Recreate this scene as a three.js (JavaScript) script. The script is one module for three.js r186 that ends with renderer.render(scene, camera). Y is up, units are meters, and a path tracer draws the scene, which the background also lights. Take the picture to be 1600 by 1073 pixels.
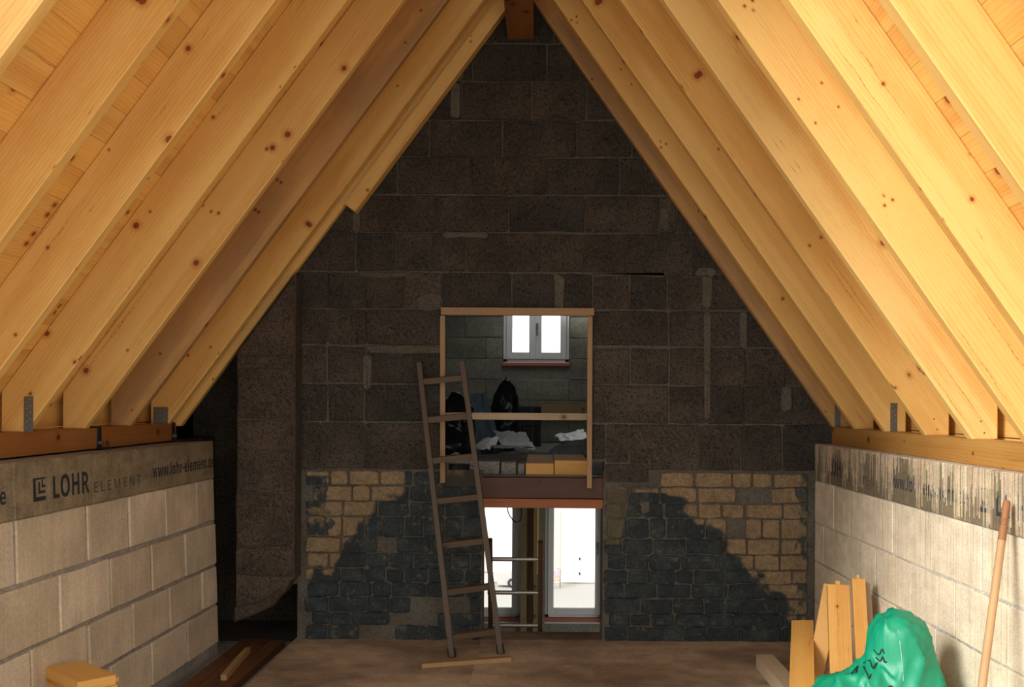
import * as THREE from 'three';
import { mergeGeometries } from 'three/addons/utils/BufferGeometryUtils.js';

// ---------------------------------------------------------------- camera, sky, exposure
const W = 1600, H = 1073, F = 1560, CX = 850, CY = 627, EYE = 1.554;
const scene = new THREE.Scene();
const camera = new THREE.PerspectiveCamera(2 * Math.atan(H / 2 / F) * 180 / Math.PI, W / H, 0.05, 200);
camera.position.set(0, EYE, 0);
camera.rotation.set(0, 0, 0.006);
camera.setViewOffset(W, H, W / 2 - CX, H / 2 - CY, W, H);
camera.updateProjectionMatrix();
const renderer = new THREE.WebGLRenderer();
renderer.toneMapping = THREE.LinearToneMapping;
renderer.toneMappingExposure = 2.08;
renderer.shadowMap.enabled = true;
const SKY = new THREE.Color().setRGB(1, 0.985, 0.95);      // even overcast sky
scene.background = SKY;
scene.backgroundIntensity = 1.0;
const sun = new THREE.DirectionalLight(new THREE.Color().setRGB(1, 0.96, 0.90), 1.95);   // hazy sun, low over the open side
sun.position.set(-10, 6 + 1, 7.9 - 3); sun.target.position.set(0, 1, -3); scene.add(sun, sun.target);
sun.castShadow = true; sun.shadow.radius = 34; sun.shadow.mapSize.set(2048, 2048);
Object.assign(sun.shadow.camera, { left: -12, right: 12, top: 12, bottom: -12, near: 0.5, far: 60 });
const ROOF_END_LEFT = -2.5, ROOF_END_RIGHT = -1.65;            // the roof is unfinished behind the camera: that is where the daylight comes in

// ---------------------------------------------------------------- helpers
const V = (x, y, z) => new THREE.Vector3(x, y, z);
function rng(seed) { let a = seed >>> 0; return () => { a = (a + 0x6D2B79F5) | 0; let t = Math.imul(a ^ (a >>> 15), 1 | a); t = (t + Math.imul(t ^ (t >>> 7), 61 | t)) ^ t; return ((t ^ (t >>> 14)) >>> 0) / 4294967296; }; }
const hash = (x, y, s) => { let n = Math.imul(x | 0, 374761393) + Math.imul(y | 0, 668265263) + Math.imul(s | 0, 974634541); n = Math.imul(n ^ (n >>> 13), 1274126177); return ((n ^ (n >>> 16)) >>> 0) / 4294967296; };
const sm = t => t * t * (3 - 2 * t);
const mod = (a, n) => ((a % n) + n) % n;
function vnoise(x, y, s = 0, px = 0, py = 0) {
  const xi = Math.floor(x), yi = Math.floor(y), fx = sm(x - xi), fy = sm(y - yi);
  const X0 = px ? mod(xi, px) : xi, X1 = px ? mod(xi + 1, px) : xi + 1, Y0 = py ? mod(yi, py) : yi, Y1 = py ? mod(yi + 1, py) : yi + 1;
  const a = hash(X0, Y0, s), b = hash(X1, Y0, s), c = hash(X0, Y1, s), d = hash(X1, Y1, s);
  return a + (b - a) * fx + (c - a) * fy + (a - b - c + d) * fx * fy;
}
const fbm = (x, y, s, o = 4) => { let v = 0, a = 0.5; for (let i = 0; i < o; i++) { v += a * vnoise(x, y, s + i * 17); x *= 2.03; y *= 2.03; a *= 0.5; } return v / (1 - Math.pow(0.5, o)); };
const clamp = (x, a = 0, b = 1) => Math.min(b, Math.max(a, x));
const step = (a, b, x) => sm(clamp((x - a) / (b - a)));
const mix3 = (a, b, t) => [a[0] + (b[0] - a[0]) * t, a[1] + (b[1] - a[1]) * t, a[2] + (b[2] - a[2]) * t];

const used = new Map();
function numbered(name) { const n = used.get(name) || 0; used.set(name, n + 1); return n ? `${name}_${String(n).padStart(3, '0')}` : name; }
function mesh(name, geo, mat, parent) {
  const m = new THREE.Mesh(geo, mat); m.castShadow = m.receiveShadow = true;
  if (parent && parent !== scene) { m.name = name; parent.add(m); } else { m.name = numbered(name); scene.add(m); }
  return m;
}
function tag(o, label, category, group) { o.userData.label = label; o.userData.category = category; if (group) o.userData.group = group; return o; }
function thing(name, label, category, group) { const g = new THREE.Group(); g.name = numbered(name); scene.add(g); return tag(g, label, category, group); }
function structure(name, label, category) { const g = new THREE.Group(); g.name = name; used.set(name, 1); g.userData = { kind: 'structure', label, category }; scene.add(g); return g; }
// a pixel of the 1600 x 1073 frame at a known distance -> point in the room
const at = (px, py, d) => V((px - CX) * d / F, EYE - (py - CY) * d / F, -d);
const GX = px => (px - CX) / 240, GY = py => EYE - (py - CY) / 240;    // on the gable wall (6.5 m away)

// uv in metres from the face direction; a = the way the grain runs
function grainUV(geo, a, ou = 0, ov = 0, su = 1 / 5, sv = 1 / 0.26) {
  const g = geo.index ? geo.toNonIndexed() : geo, p = g.attributes.position, uv = new Float32Array(p.count * 2);
  const A = V(), B = V(), C = V(), n = V(), b = V(), e = V();
  for (let i = 0; i < p.count; i += 3) {
    A.fromBufferAttribute(p, i); B.fromBufferAttribute(p, i + 1); C.fromBufferAttribute(p, i + 2);
    n.copy(B).sub(A).cross(e.copy(C).sub(A)).normalize();
    const end = Math.abs(n.dot(a)) > 0.8;
    if (end) { e.set(Math.abs(a.x) > 0.9 ? 0 : 1, Math.abs(a.x) > 0.9 ? 1 : 0, 0).addScaledVector(a, -e.dot(a)).normalize(); b.copy(n).cross(e); }
    else b.copy(n).cross(a).normalize();
    [A, B, C].forEach((q, k) => {
      uv[(i + k) * 2] = (end ? q.dot(e) * 0.15 : q.dot(a) * su) + ou;
      uv[(i + k) * 2 + 1] = q.dot(b) * sv + ov + (Math.abs(n.y) > 0.7 ? 0.37 : 0);
    });
  }
  g.setAttribute('uv', new THREE.BufferAttribute(uv, 2));
  return g;
}
function boxUV(geo, ox = 0, oy = 0, s = 1) {
  const g = geo.index ? geo.toNonIndexed() : geo, p = g.attributes.position, uv = new Float32Array(p.count * 2);
  const A = V(), B = V(), C = V(), n = V(), e = V();
  for (let i = 0; i < p.count; i += 3) {
    A.fromBufferAttribute(p, i); B.fromBufferAttribute(p, i + 1); C.fromBufferAttribute(p, i + 2);
    n.copy(B).sub(A).cross(e.copy(C).sub(A));
    const x = Math.abs(n.x), y = Math.abs(n.y), z = Math.abs(n.z);
    [A, B, C].forEach((q, k) => {
      uv[(i + k) * 2] = (x > y && x > z ? q.z : q.x) * s + ox; uv[(i + k) * 2 + 1] = (y > x && y > z ? q.z : q.y) * s + oy;
    });
  }
  g.setAttribute('uv', new THREE.BufferAttribute(uv, 2));
  return g;
}
// box with chamfered edges, centred; length of beams along z
function cbox(w, h, d, c = 0.004) {
  const s = new THREE.Shape([[-w / 2, -h / 2], [w / 2, -h / 2], [w / 2, h / 2], [-w / 2, h / 2]].map(p => new THREE.Vector2(...p)));
  const g = new THREE.ExtrudeGeometry(s, { depth: d - 2 * c, bevelEnabled: true, bevelThickness: c, bevelSize: c, bevelOffset: -c, bevelSegments: 1 });
  g.translate(0, 0, -d / 2 + c); return g;
}
// piece of masonry: an outline with depth, chamfered, its face at z = 0
function pieceGeo(poly, d, c) {
  const g = new THREE.ExtrudeGeometry(new THREE.Shape(poly.map(p => new THREE.Vector2(p[0], p[1]))), { depth: d - 2 * c, bevelEnabled: true, bevelThickness: c, bevelSize: c, bevelOffset: -c, bevelSegments: 1 });
  g.translate(0, 0, -d + c); return g;
}
function roughRect(x0, y0, x1, y1, j, r) {
  const q = () => (r() - 0.5) * 2 * j, c = () => j * (0.6 + r() * 1.6);
  const a = c(), b = c(), e = c(), f = c(), xm = x0 + (x1 - x0) * (0.35 + r() * 0.3), xn = x0 + (x1 - x0) * (0.35 + r() * 0.3);
  return [[x0 + a, y0 + q() * 0.5], [xm, y0 + q()], [x1 - b, y0 + q() * 0.5], [x1 + q() * 0.5, y0 + b], [x1 + q() * 0.5, y1 - e], [x1 - e, y1 + q() * 0.5], [xn, y1 + q()], [x0 + f, y1 + q() * 0.5], [x0 + q() * 0.5, y1 - f], [x0 + q() * 0.5, y0 + a]];
}
const rectPoly = (x0, y0, x1, y1) => [[x0, y0], [x1, y0], [x1, y1], [x0, y1]];
function slab(x0, x1, y0, y1, z0, z1, c = 0.003) { const g = cbox(x1 - x0, y1 - y0, z1 - z0, c); g.translate((x0 + x1) / 2, (y0 + y1) / 2, (z0 + z1) / 2); return g; }
// a straight timber from p0 to p1, w across, t thick; face = the way its wide face looks
function timber(name, p0, p1, w, t, face, mat, parent, seed = 0, c = 0.003) {
  const dir = p1.clone().sub(p0), L = dir.length(); dir.normalize();
  const x = face.clone().cross(dir).normalize().negate(), y = dir.clone().cross(x);
  const g = grainUV(cbox(w, t, L, c), V(0, 0, 1), hash(seed, 3, 7), hash(seed, 5, 9));
  const m = mesh(name, g, mat, parent);
  m.applyMatrix4(new THREE.Matrix4().makeBasis(x, y, dir).setPosition(p0.clone().add(p1).multiplyScalar(0.5)));
  return m;
}
function rod(p0, p1, r0, r1 = r0, seg = 10) {
  const d = p1.clone().sub(p0), g = new THREE.CylinderGeometry(r1, r0, d.length(), seg);
  g.applyQuaternion(new THREE.Quaternion().setFromUnitVectors(V(0, 1, 0), d.clone().normalize()));
  g.translate(...p0.clone().add(p1).multiplyScalar(0.5).toArray()); return g;
}

// ---------------------------------------------------------------- textures
function dataTex(w, h, fn, srgb = true) {
  const d = new Uint8Array(w * h * 4);
  for (let y = 0; y < h; y++) for (let x = 0; x < w; x++) { const c = fn(x, y), k = (y * w + x) * 4; d[k] = clamp(c[0]) * 255; d[k + 1] = clamp(c[1]) * 255; d[k + 2] = clamp(c[2]) * 255; d[k + 3] = 255; }
  const t = new THREE.DataTexture(d, w, h); t.wrapS = t.wrapT = THREE.RepeatWrapping; t.magFilter = THREE.LinearFilter; t.minFilter = THREE.LinearMipmapLinearFilter;
  if (srgb) t.colorSpace = THREE.SRGBColorSpace; t.needsUpdate = true; return t;
}
// spruce: 5 m along u, 0.26 m across v
function woodTex(seed, knotsPerM, cA, cB, cK, grey = 0) {
  const w = 2048, h = 128, r = rng(seed), knots = [], mirrored = t => { t.wrapS = t.wrapT = THREE.MirroredRepeatWrapping; return t; };
  for (let i = 0; i < knotsPerM * 5; i++) knots.push({ u: r() * 5, v: r() * 0.26, s: r() < 0.3 ? 0.010 + r() * 0.005 : 0.0035 + r() * 0.004 });
  const pitch = []; for (let i = 0; i < 3; i++) pitch.push({ u: r() * 5, v: r() * 0.26, l: 0.2 + r() * 0.25 }); for (let i = 0; i < 7; i++) pitch.push({ u: r() * 5, v: r() * 0.26, l: 0.03 + r() * 0.05 });
  return mirrored(dataTex(w, h, (px, py) => {
    const u = px / w * 5, v = py / h * 0.26;
    let warp = (fbm(u * 0.9, v * 6, seed, 3) - 0.5) * 0.05, dark = 0, halo = 0;
    for (const k of knots) {
      let du = u - k.u; if (du > 2.5) du -= 5; if (du < -2.5) du += 5; let dv = v - k.v; if (dv > 0.13) dv -= 0.26; if (dv < -0.13) dv += 0.26;
      if (Math.abs(du) > k.s * 14 || Math.abs(dv) > k.s * 8) continue;
      const q = Math.hypot(du / 1.15, dv) / k.s;
      warp += Math.sign(dv || 1) * k.s * 0.9 * Math.exp(-(du * du) / (k.s * k.s * 12)) * Math.exp(-Math.abs(dv) / (k.s * 2.2));
      dark = Math.max(dark, 1 - step(0.75, 1.1, q)); halo = Math.max(halo, (1 - step(1, 2.8, q)) * 0.35);
    }
    for (const k of pitch) { const du = Math.abs(u - k.u) / k.l, dv = Math.abs(v - k.v - 0.002 * Math.sin(u * 40)) / 0.0013; if (du < 1 && dv < 1) dark = Math.max(dark, 0.55 * (1 - du)); }
    const g = v + warp, ring = 0.5 + 0.5 * Math.sin(g * 430 + fbm(u * 0.5, g * 8, seed + 5, 2) * 14);
    const band = fbm(u * 0.35, g * 22, seed + 9, 3), fine = vnoise(u * 30, g * 900, seed + 3), blot = fbm(u * 3, v * 10, seed + 11, 3);
    let t = clamp(0.18 * Math.pow(ring, 3) + 0.75 * (band - 0.35) + 0.22 * (fine - 0.5) + 0.5 * (blot - 0.5));
    let c = mix3(cA, cB, t);
    c = mix3(c, [cB[0] * 0.85, cB[1] * 0.75, cB[2] * 0.6], halo);
    if (grey) c = mix3(c, [0.42, 0.36, 0.30], grey * step(0.3, 0.75, fbm(u * 2.2, v * 9, seed + 21, 4)));
    return mix3(c, mix3(cK, [cK[0] * 1.7, cK[1] * 1.6, cK[2] * 1.4], vnoise(u * 500, v * 500, 2)), dark);
  }));
}
// concrete, pumice block: 1 m tile, values about 0.5..1 that tint the material's colour
function concreteTex(seed, contrast, pores) {
  const n = 512;
  return dataTex(n, n, (x, y) => {
    const u = x / n, v = y / n;
    const b = vnoise(u * 5, v * 5, seed, 5, 5) * 0.5 + vnoise(u * 13, v * 13, seed + 1, 13, 13) * 0.3 + vnoise(u * 37, v * 37, seed + 2, 37, 37) * 0.2;
    const f = hash(x, y, seed + 3), g = vnoise(u * 128, v * 128, seed + 4, 128, 128);
    let t = 0.8 + contrast * (b - 0.5) * 0.9 + contrast * (g - 0.5) * 0.7 + contrast * (f - 0.5) * 0.5;
    if (g < pores) t *= 0.76; if (g > 1 - pores * 0.45) t *= 1.16;
    const w = 0.03 * (vnoise(u * 7, v * 7, seed + 8, 7, 7) - 0.5);
    return [t + w, t, t - w * 1.4];
  });
}
const T = {
  spruceA: woodTex(11, 2.4, [0.95, 0.78, 0.47], [0.79, 0.54, 0.22], [0.42, 0.20, 0.11]),
  spruceB: woodTex(23, 4, [0.94, 0.77, 0.46], [0.80, 0.55, 0.23], [0.40, 0.19, 0.10]),
  spruceC: woodTex(37, 3, [0.95, 0.79, 0.49], [0.78, 0.53, 0.22], [0.42, 0.21, 0.11]),
  stained: woodTex(53, 5, [0.84, 0.66, 0.42], [0.66, 0.45, 0.22], [0.28, 0.13, 0.07], 0.25),
  weathered: woodTex(61, 3, [0.74, 0.66, 0.54], [0.60, 0.51, 0.40], [0.34, 0.24, 0.17]),
  concrete: concreteTex(71, 0.26, 0.1), pumice: concreteTex(83, 0.42, 0.17),
};
T.side = (() => { const n = 512; return dataTex(n, n, (x, y) => {   // sand-lime block: even, faint runs of lime
  const u = x / n, v = y / n, st = vnoise(u * 64, v * 3, 77, 64, 3) * 0.6 + vnoise(u * 150, v * 5, 78, 150, 5) * 0.4, b = vnoise(u * 4, v * 4, 79, 4, 4) * 0.6 + vnoise(u * 11, v * 11, 80, 11, 11) * 0.4;
  const t = 0.84 + 0.08 * (st - 0.5) + 0.18 * (b - 0.5) + 0.09 * (hash(x, y, 81) - 0.5) + 0.08 * (vnoise(u * 128, v * 128, 82, 128, 128) - 0.5); return [t, t - 0.005, t - 0.015]; }); })();
const bumpOf = t => { const c = t.clone(); c.colorSpace = THREE.NoColorSpace; c.needsUpdate = true; return c; };
const pumiceBump = bumpOf(T.pumice), concreteBump = bumpOf(T.concrete);
const std = (o) => new THREE.MeshStandardMaterial({ roughness: 0.9, metalness: 0, ...o });
const rgb = (r, g, b) => new THREE.Color().setRGB(r, g, b);
const woodOf = (map, c = [1, 1, 1], o = {}) => std({ map, color: rgb(...c), roughness: 0.62, ...o });
const M = {
  wood: [woodOf(T.spruceA), woodOf(T.spruceB), woodOf(T.spruceC), woodOf(T.spruceA, [0.95, 0.93, 0.9])],
  stained: woodOf(T.stained), plate: woodOf(T.spruceC, [0.44, 0.29, 0.22]), ridge: woodOf(T.stained, [0.5, 0.33, 0.25]),
  board: [woodOf(T.spruceC, [0.95, 0.9, 0.82]), woodOf(T.spruceB, [0.9, 0.86, 0.8]), woodOf(T.spruceA, [1, 0.95, 0.85])],
  offcut: woodOf(T.spruceA, [0.8, 0.68, 0.52]), pale: woodOf(T.weathered),
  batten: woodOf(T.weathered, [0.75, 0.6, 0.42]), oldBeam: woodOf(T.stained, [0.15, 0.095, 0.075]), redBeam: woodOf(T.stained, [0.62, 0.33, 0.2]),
  brownPlank: woodOf(T.stained, [0.24, 0.17, 0.135]),
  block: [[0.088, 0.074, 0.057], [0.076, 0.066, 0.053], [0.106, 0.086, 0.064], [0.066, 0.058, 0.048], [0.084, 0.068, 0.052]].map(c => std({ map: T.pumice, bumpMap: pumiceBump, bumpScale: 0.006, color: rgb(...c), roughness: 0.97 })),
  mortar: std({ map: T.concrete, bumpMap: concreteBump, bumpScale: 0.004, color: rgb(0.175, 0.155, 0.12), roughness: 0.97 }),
  pillar: std({ map: T.pumice, bumpMap: pumiceBump, bumpScale: 0.005, color: rgb(0.115, 0.085, 0.06), roughness: 0.97 }),
  sideBlock: [[0.88, 0.735, 0.54], [0.83, 0.69, 0.50], [0.92, 0.78, 0.59]].map(c => std({ map: T.side, bumpMap: concreteBump, bumpScale: 0.0015, color: rgb(...c), roughness: 0.95 })),
  sideMortar: std({ map: T.concrete, bumpMap: concreteBump, bumpScale: 0.004, color: rgb(0.50, 0.46, 0.40), roughness: 0.97 }),
  farBlock: [[0.40, 0.39, 0.31], [0.36, 0.35, 0.28]].map(c => std({ map: T.concrete, bumpMap: concreteBump, bumpScale: 0.003, color: rgb(...c) })),
  grey: std({ map: T.concrete, color: rgb(0.38, 0.38, 0.35), bumpMap: concreteBump, bumpScale: 0.003 }),
  
  alu: std({ color: rgb(0.42, 0.38, 0.33), roughness: 0.45, metalness: 0.7 }), ladderWood: woodOf(T.weathered, [0.19, 0.16, 0.135]),
  galv: std({ color: rgb(0.2, 0.21, 0.2), roughness: 0.5, metalness: 0.6 }), blackIron: std({ color: rgb(0.02, 0.022, 0.025), roughness: 0.6, metalness: 0.3 }),
  pvc: std({ color: rgb(0.82, 0.82, 0.82), roughness: 0.4 }), redTrim: std({ color: rgb(0.50, 0.16, 0.10), roughness: 0.7 }),
  glass: new THREE.MeshPhysicalMaterial({ color: rgb(0.96, 0.98, 0.97), transmission: 1, thickness: 0, roughness: 0.02, ior: 1.5 }),
  blackPlastic: std({ color: rgb(0.012, 0.014, 0.016), roughness: 0.28 }), slate: std({ color: rgb(0.06, 0.066, 0.072), roughness: 0.8, map: T.concrete }),
  blueSheet: std({ color: rgb(0.13, 0.18, 0.22), roughness: 0.55, side: THREE.DoubleSide }), paper: std({ color: rgb(0.72, 0.73, 0.74), roughness: 0.8, side: THREE.DoubleSide }),
  greenish: woodOf(T.weathered, [0.62, 0.6, 0.42]), handle: woodOf(T.weathered, [1, 0.82, 0.62]), plateRight: woodOf(T.spruceC, [0.52, 0.42, 0.30]),
  white: std({ color: rgb(0.8, 0.8, 0.78), roughness: 0.6 }),
};

// floor covering: dusty boards and cement dust, 4 x 8 m over the whole floor
const floorTex = dataTex(1024, 1024, (x, y) => {
  const u = x / 1024 * 4, v = y / 1024 * 4;
  const a = fbm(u * 1.6, v * 1.6, 301, 4), b = fbm(u * 9, v * 9, 311, 3), s = fbm(u * 3, v * 14, 317, 3);
  let c = mix3([0.50, 0.42, 0.34], [0.74, 0.65, 0.54], clamp(0.5 + (a - 0.5) * 1.9 + (b - 0.5) * 0.8 + (s - 0.5) * 0.5));
  const sp = hash(x, y, 5); if (sp > 0.995) c = mix3(c, [0.85, 0.8, 0.7], 0.5);
  const k = 0.94 + 0.1 * vnoise(u * 90, v * 90, 9); return [c[0] * k, c[1] * k, c[2] * k];
});
M.floor = std({ map: floorTex, roughness: 0.92 });

// the old brickwork of the gable: a tan limewash, and below a diagonal line a coat of black bitumen; drawn in wall coordinates
const OLD = { x0: GX(470), x1: GX(1280), y0: GY(1012), y1: GY(720) };
const rightLine = [[992, 768], [1020, 762], [1062, 778], [1080, 800], [1112, 824], [1134, 848], [1152, 872], [1190, 898], [1222, 925], [1246, 950], [1254, 1010]];
const leftLine = [[628, 735], [618, 770], [590, 800], [566, 822], [545, 850], [515, 886], [490, 912], [470, 930]];
const lineX = (L, y) => { if (y <= L[0][1]) return L[0][0]; for (let i = 1; i < L.length; i++) if (y <= L[i][1]) return L[i - 1][0] + (L[i][0] - L[i - 1][0]) * (y - L[i - 1][1]) / (L[i][1] - L[i - 1][1] || 1); return L[L.length - 1][0]; };
function oldTex(joint) {
  return dataTex(1620, 584, (x, y) => {
    const px = 470 + x / 2, py = 1012 - y / 2;
    const n = (fbm(px / 26, py / 26, 401, 4) - 0.5) * 60, f = hash(x, y, 3), g = vnoise(px / 3, py / 3, 407), b = fbm(px / 18, py / 18, 409, 4);
    let d;                                                                         // 1 = bitumen
    if (px > 850) d = 1 - step(-7, 7, px - lineX(rightLine, py) + n); else d = step(-7, 7, px - lineX(leftLine, py) + n);
    if (px > 850 && py < 764 + n * 0.2) d = px < 1020 ? 0.35 : 0;
    if (px < 510 + n && py > 745 && py < 838) d = Math.max(d, step(0.35, 0.6, b + (510 - px) / 140));
    if (px > 1244 + n * 0.3) d = Math.max(d, 0.85 * step(0.4, 0.62, b));
    const light = joint ? [0.25, 0.21, 0.15] : mix3([0.47, 0.40, 0.30], [0.60, 0.51, 0.39], clamp(b + 0.4 * (g - 0.5)));
    let dk = joint ? mix3([0.24, 0.23, 0.19], [0.40, 0.34, 0.24], step(0.4, 0.75, b)) : mix3([0.16, 0.19, 0.20], [0.28, 0.31, 0.30], clamp((b - 0.3) * 1.3 + 0.5 * (g - 0.5)));
    if (!joint) { const w = step(0.68, 0.8, fbm(px / 9, py / 9, 431, 4)); dk = mix3(dk, [0.42, 0.40, 0.33], w * 0.6); }
    if (px > 943 && px < 992 && py < 850 && px < 850 + 142 - (py - 735) * 0.2) { d = Math.min(d, 0.9); dk = mix3([0.30, 0.28, 0.22], [0.40, 0.37, 0.29], b); }
    const c = mix3(light, dk, d), k = 0.86 + 0.28 * f * 0.6 + 0.12 * g; return [c[0] * k, c[1] * k, c[2] * k];
  });
}
const oldBump = bumpOf(T.pumice); oldBump.repeat.set(3.4, 1.2); M.oldBrick = std({ map: oldTex(false), bumpMap: oldBump, bumpScale: 0.008, roughness: 0.93 }); M.oldJoint = std({ map: oldTex(true), roughness: 0.97 });
function oldUV(g) { g = g.index ? g.toNonIndexed() : g; const p = g.attributes.position, uv = new Float32Array(p.count * 2); for (let i = 0; i < p.count; i++) { uv[i * 2] = (p.getX(i) - OLD.x0) / (OLD.x1 - OLD.x0); uv[i * 2 + 1] = (p.getY(i) - OLD.y0) / (OLD.y1 - OLD.y0); } g.setAttribute('uv', new THREE.BufferAttribute(uv, 2)); return g; }

// ring-beam band of the side walls: stained concrete with the maker's print; 3 m long, 0.24 m high
function canvasTex(w, h, draw) { const c = document.createElement('canvas'); c.width = w; c.height = h; draw(c.getContext('2d'), w, h); const t = new THREE.CanvasTexture(c); t.colorSpace = THREE.SRGBColorSpace; t.wrapS = t.wrapT = THREE.ClampToEdgeWrapping; return t; }
function grainOver(g, w, h, amt, seed) { const im = g.getImageData(0, 0, w, h), d = im.data; for (let y = 0; y < h; y++) for (let x = 0; x < w; x++) { const k = (y * w + x) * 4, q = 1 + amt * (0.5 * (hash(x, y, seed) - 0.5) + (vnoise(x / 3, y / 3, seed) - 0.5) + 1.2 * (fbm(x / 60, y / 40, seed + 1, 3) - 0.5)); d[k] *= q; d[k + 1] *= q; d[k + 2] *= q; } g.putImageData(im, 0, 0); }
function logo(g, x, y, s) {         // nested angular letters in an open square
  g.fillRect(x, y, s * 0.22, s); g.fillRect(x, y + s * 0.82, s, s * 0.18); g.fillRect(x, y, s, s * 0.08);
  g.fillRect(x + s * 0.42, y + s * 0.18, s * 0.14, s * 0.5); g.fillRect(x + s * 0.42, y + s * 0.56, s * 0.55, s * 0.13);
  g.fillRect(x + s * 0.68, y + s * 0.1, s * 0.12, s * 0.34); g.fillRect(x + s * 0.68, y + s * 0.32, s * 0.3, s * 0.12);
}
const PM = 2048 / 3;                 // texture pixels per metre along the band
function printLine(g, x0, h, ink) {  // x0 in metres where a unit starts: logo, name, web address
  const Y = y => (1.29 - y) / 0.24 * h, sy = h / 0.24 / PM;
  g.save(); g.fillStyle = ink; g.scale(1, sy);
  logo(g, x0 * PM, Y(1.2125) / sy, 0.10 * PM);
  g.textBaseline = 'alphabetic'; g.font = 'bold 100px sans-serif';
  const fit = (txt, x, y, wM, capM, font) => { g.save(); g.font = font; const m = g.measureText(txt).width; g.translate(x * PM, Y(y) / sy); g.scale(wM * PM / m, capM * PM / 72); g.fillText(txt, 0, 0); g.restore(); };
  fit('LOHR', x0 + 0.15, 1.112, 0.34, 0.10, 'bold 100px sans-serif');
  g.globalAlpha = 0.75; fit('E L E M E N T', x0 + 0.53, 1.104, 0.52, 0.05, '100px sans-serif'); g.globalAlpha = 1;
  fit('www.lohr-element.de', x0 + 1.2, 1.125, 0.93, 0.068, 'bold 100px sans-serif');
  g.restore();
}
M.bandLeft = std({ roughness: 0.95, map: canvasTex(2048, 192, (g, w, h) => {   // left edge of the canvas = near end, so the print reads towards the gable
  g.fillStyle = '#85775f'; g.fillRect(0, 0, w, h); const r = rng(77);
  for (let i = 0; i < 260; i++) { g.fillStyle = `rgba(${r() < 0.5 ? '60,52,42' : '170,150,118'},${0.05 + r() * 0.12})`; const x = r() * w, l = h * (0.3 + r()); g.fillRect(x, r() < 0.5 ? 0 : h * r() * 0.6, 1 + r() * 7, l); }
  const s0 = 3 - (6.5 - 4.256);      // the unit in view starts 4.256 m from the camera
  printLine(g, s0, h, '#22262a'); printLine(g, s0 - 2.33, h, '#22262a');
  grainOver(g, w, h, 0.28, 88);
}) });
M.bandRight = std({ roughness: 0.95, map: canvasTex(2048, 192, (g, w, h) => { // left edge of the canvas = gable end
  g.fillStyle = '#7a6e57'; g.fillRect(0, 0, w, h);
  const s0 = 6.5 - 4.13; printLine(g, s0, h, '#2c3138'); printLine(g, s0 - 2.22, h, '#2c3138');
  const r = rng(91);
  for (let x = 0; x < w; x += 2 + r() * 5) {          // lime water that ran down over the print
    const n = fbm(x / 70, 3, 95, 3), len = h * clamp((n - 0.30) * 2.0 + (r() - 0.5) * 0.9 + x / w * 0.3, 0.04, 1.1), ww = 2 + r() * 9, a = 0.35 + 0.55 * r();
    g.fillStyle = `rgba(${205 + r() * 25 | 0},${188 + r() * 20 | 0},${158 + r() * 20 | 0},${a})`; g.fillRect(x, 0, ww, len);
  }
  for (let i = 0; i < 160; i++) { g.fillStyle = `rgba(66,58,44,${0.1 + r() * 0.3})`; const x = r() * w, y = h * (0.15 + r() * 0.5); g.fillRect(x, y, 1 + r() * 4, h - y); }
  grainOver(g, w, h, 0.2, 99);
}) });
// lime-streaked blockwork of the right wall, 3 m x 1.05 m
M.limeWall = std({ roughness: 0.93, bumpMap: concreteBump, bumpScale: 0.002, map: canvasTex(2048, 720, (g, w, h) => {
  g.fillStyle = '#e0d2b8'; g.fillRect(0, 0, w, h); const r = rng(131);
  for (let i = 0; i < 1500; i++) { const x = r() * w, y = r() < 0.5 ? 0 : r() * h * 0.8, l = h * r() * r(), up = r(); g.fillStyle = up < 0.55 ? `rgba(226,212,184,${0.1 + r() * 0.35})` : `rgba(140,122,92,${0.06 + r() * 0.2})`; g.fillRect(x, y, 1 + r() * (up < 0.55 ? 7 : 4), l); }
  grainOver(g, w, h, 0.13, 141);
}) });
M.limeWall.map.wrapS = THREE.MirroredRepeatWrapping; M.bandPlain = std({ map: T.concrete, color: rgb(0.30, 0.25, 0.175), roughness: 0.95 });
M.limeJoint = std({ map: T.concrete, color: rgb(0.80, 0.74, 0.64), roughness: 0.95 });

// ---------------------------------------------------------------- roof planes
const LX = y => -2.25 + 0.735 * (y - EYE), RX = y => 1.75 - 0.712 * (y - EYE);   // undersides of the rafters
const RIDGE_Y = 4.318, RIDGE_X = -0.218, PLATE_TOP = 1.40, WALL_TOP = 1.29, RH = 0.20, RT = 0.058;
const slope = { L: { d: V(-0.735, -1, 0).normalize(), n: V(-1, 0.735, 0).normalize(), x: LX }, R: { d: V(0.712, -1, 0).normalize(), n: V(1, 0.712, 0).normalize(), x: RX } };

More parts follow.
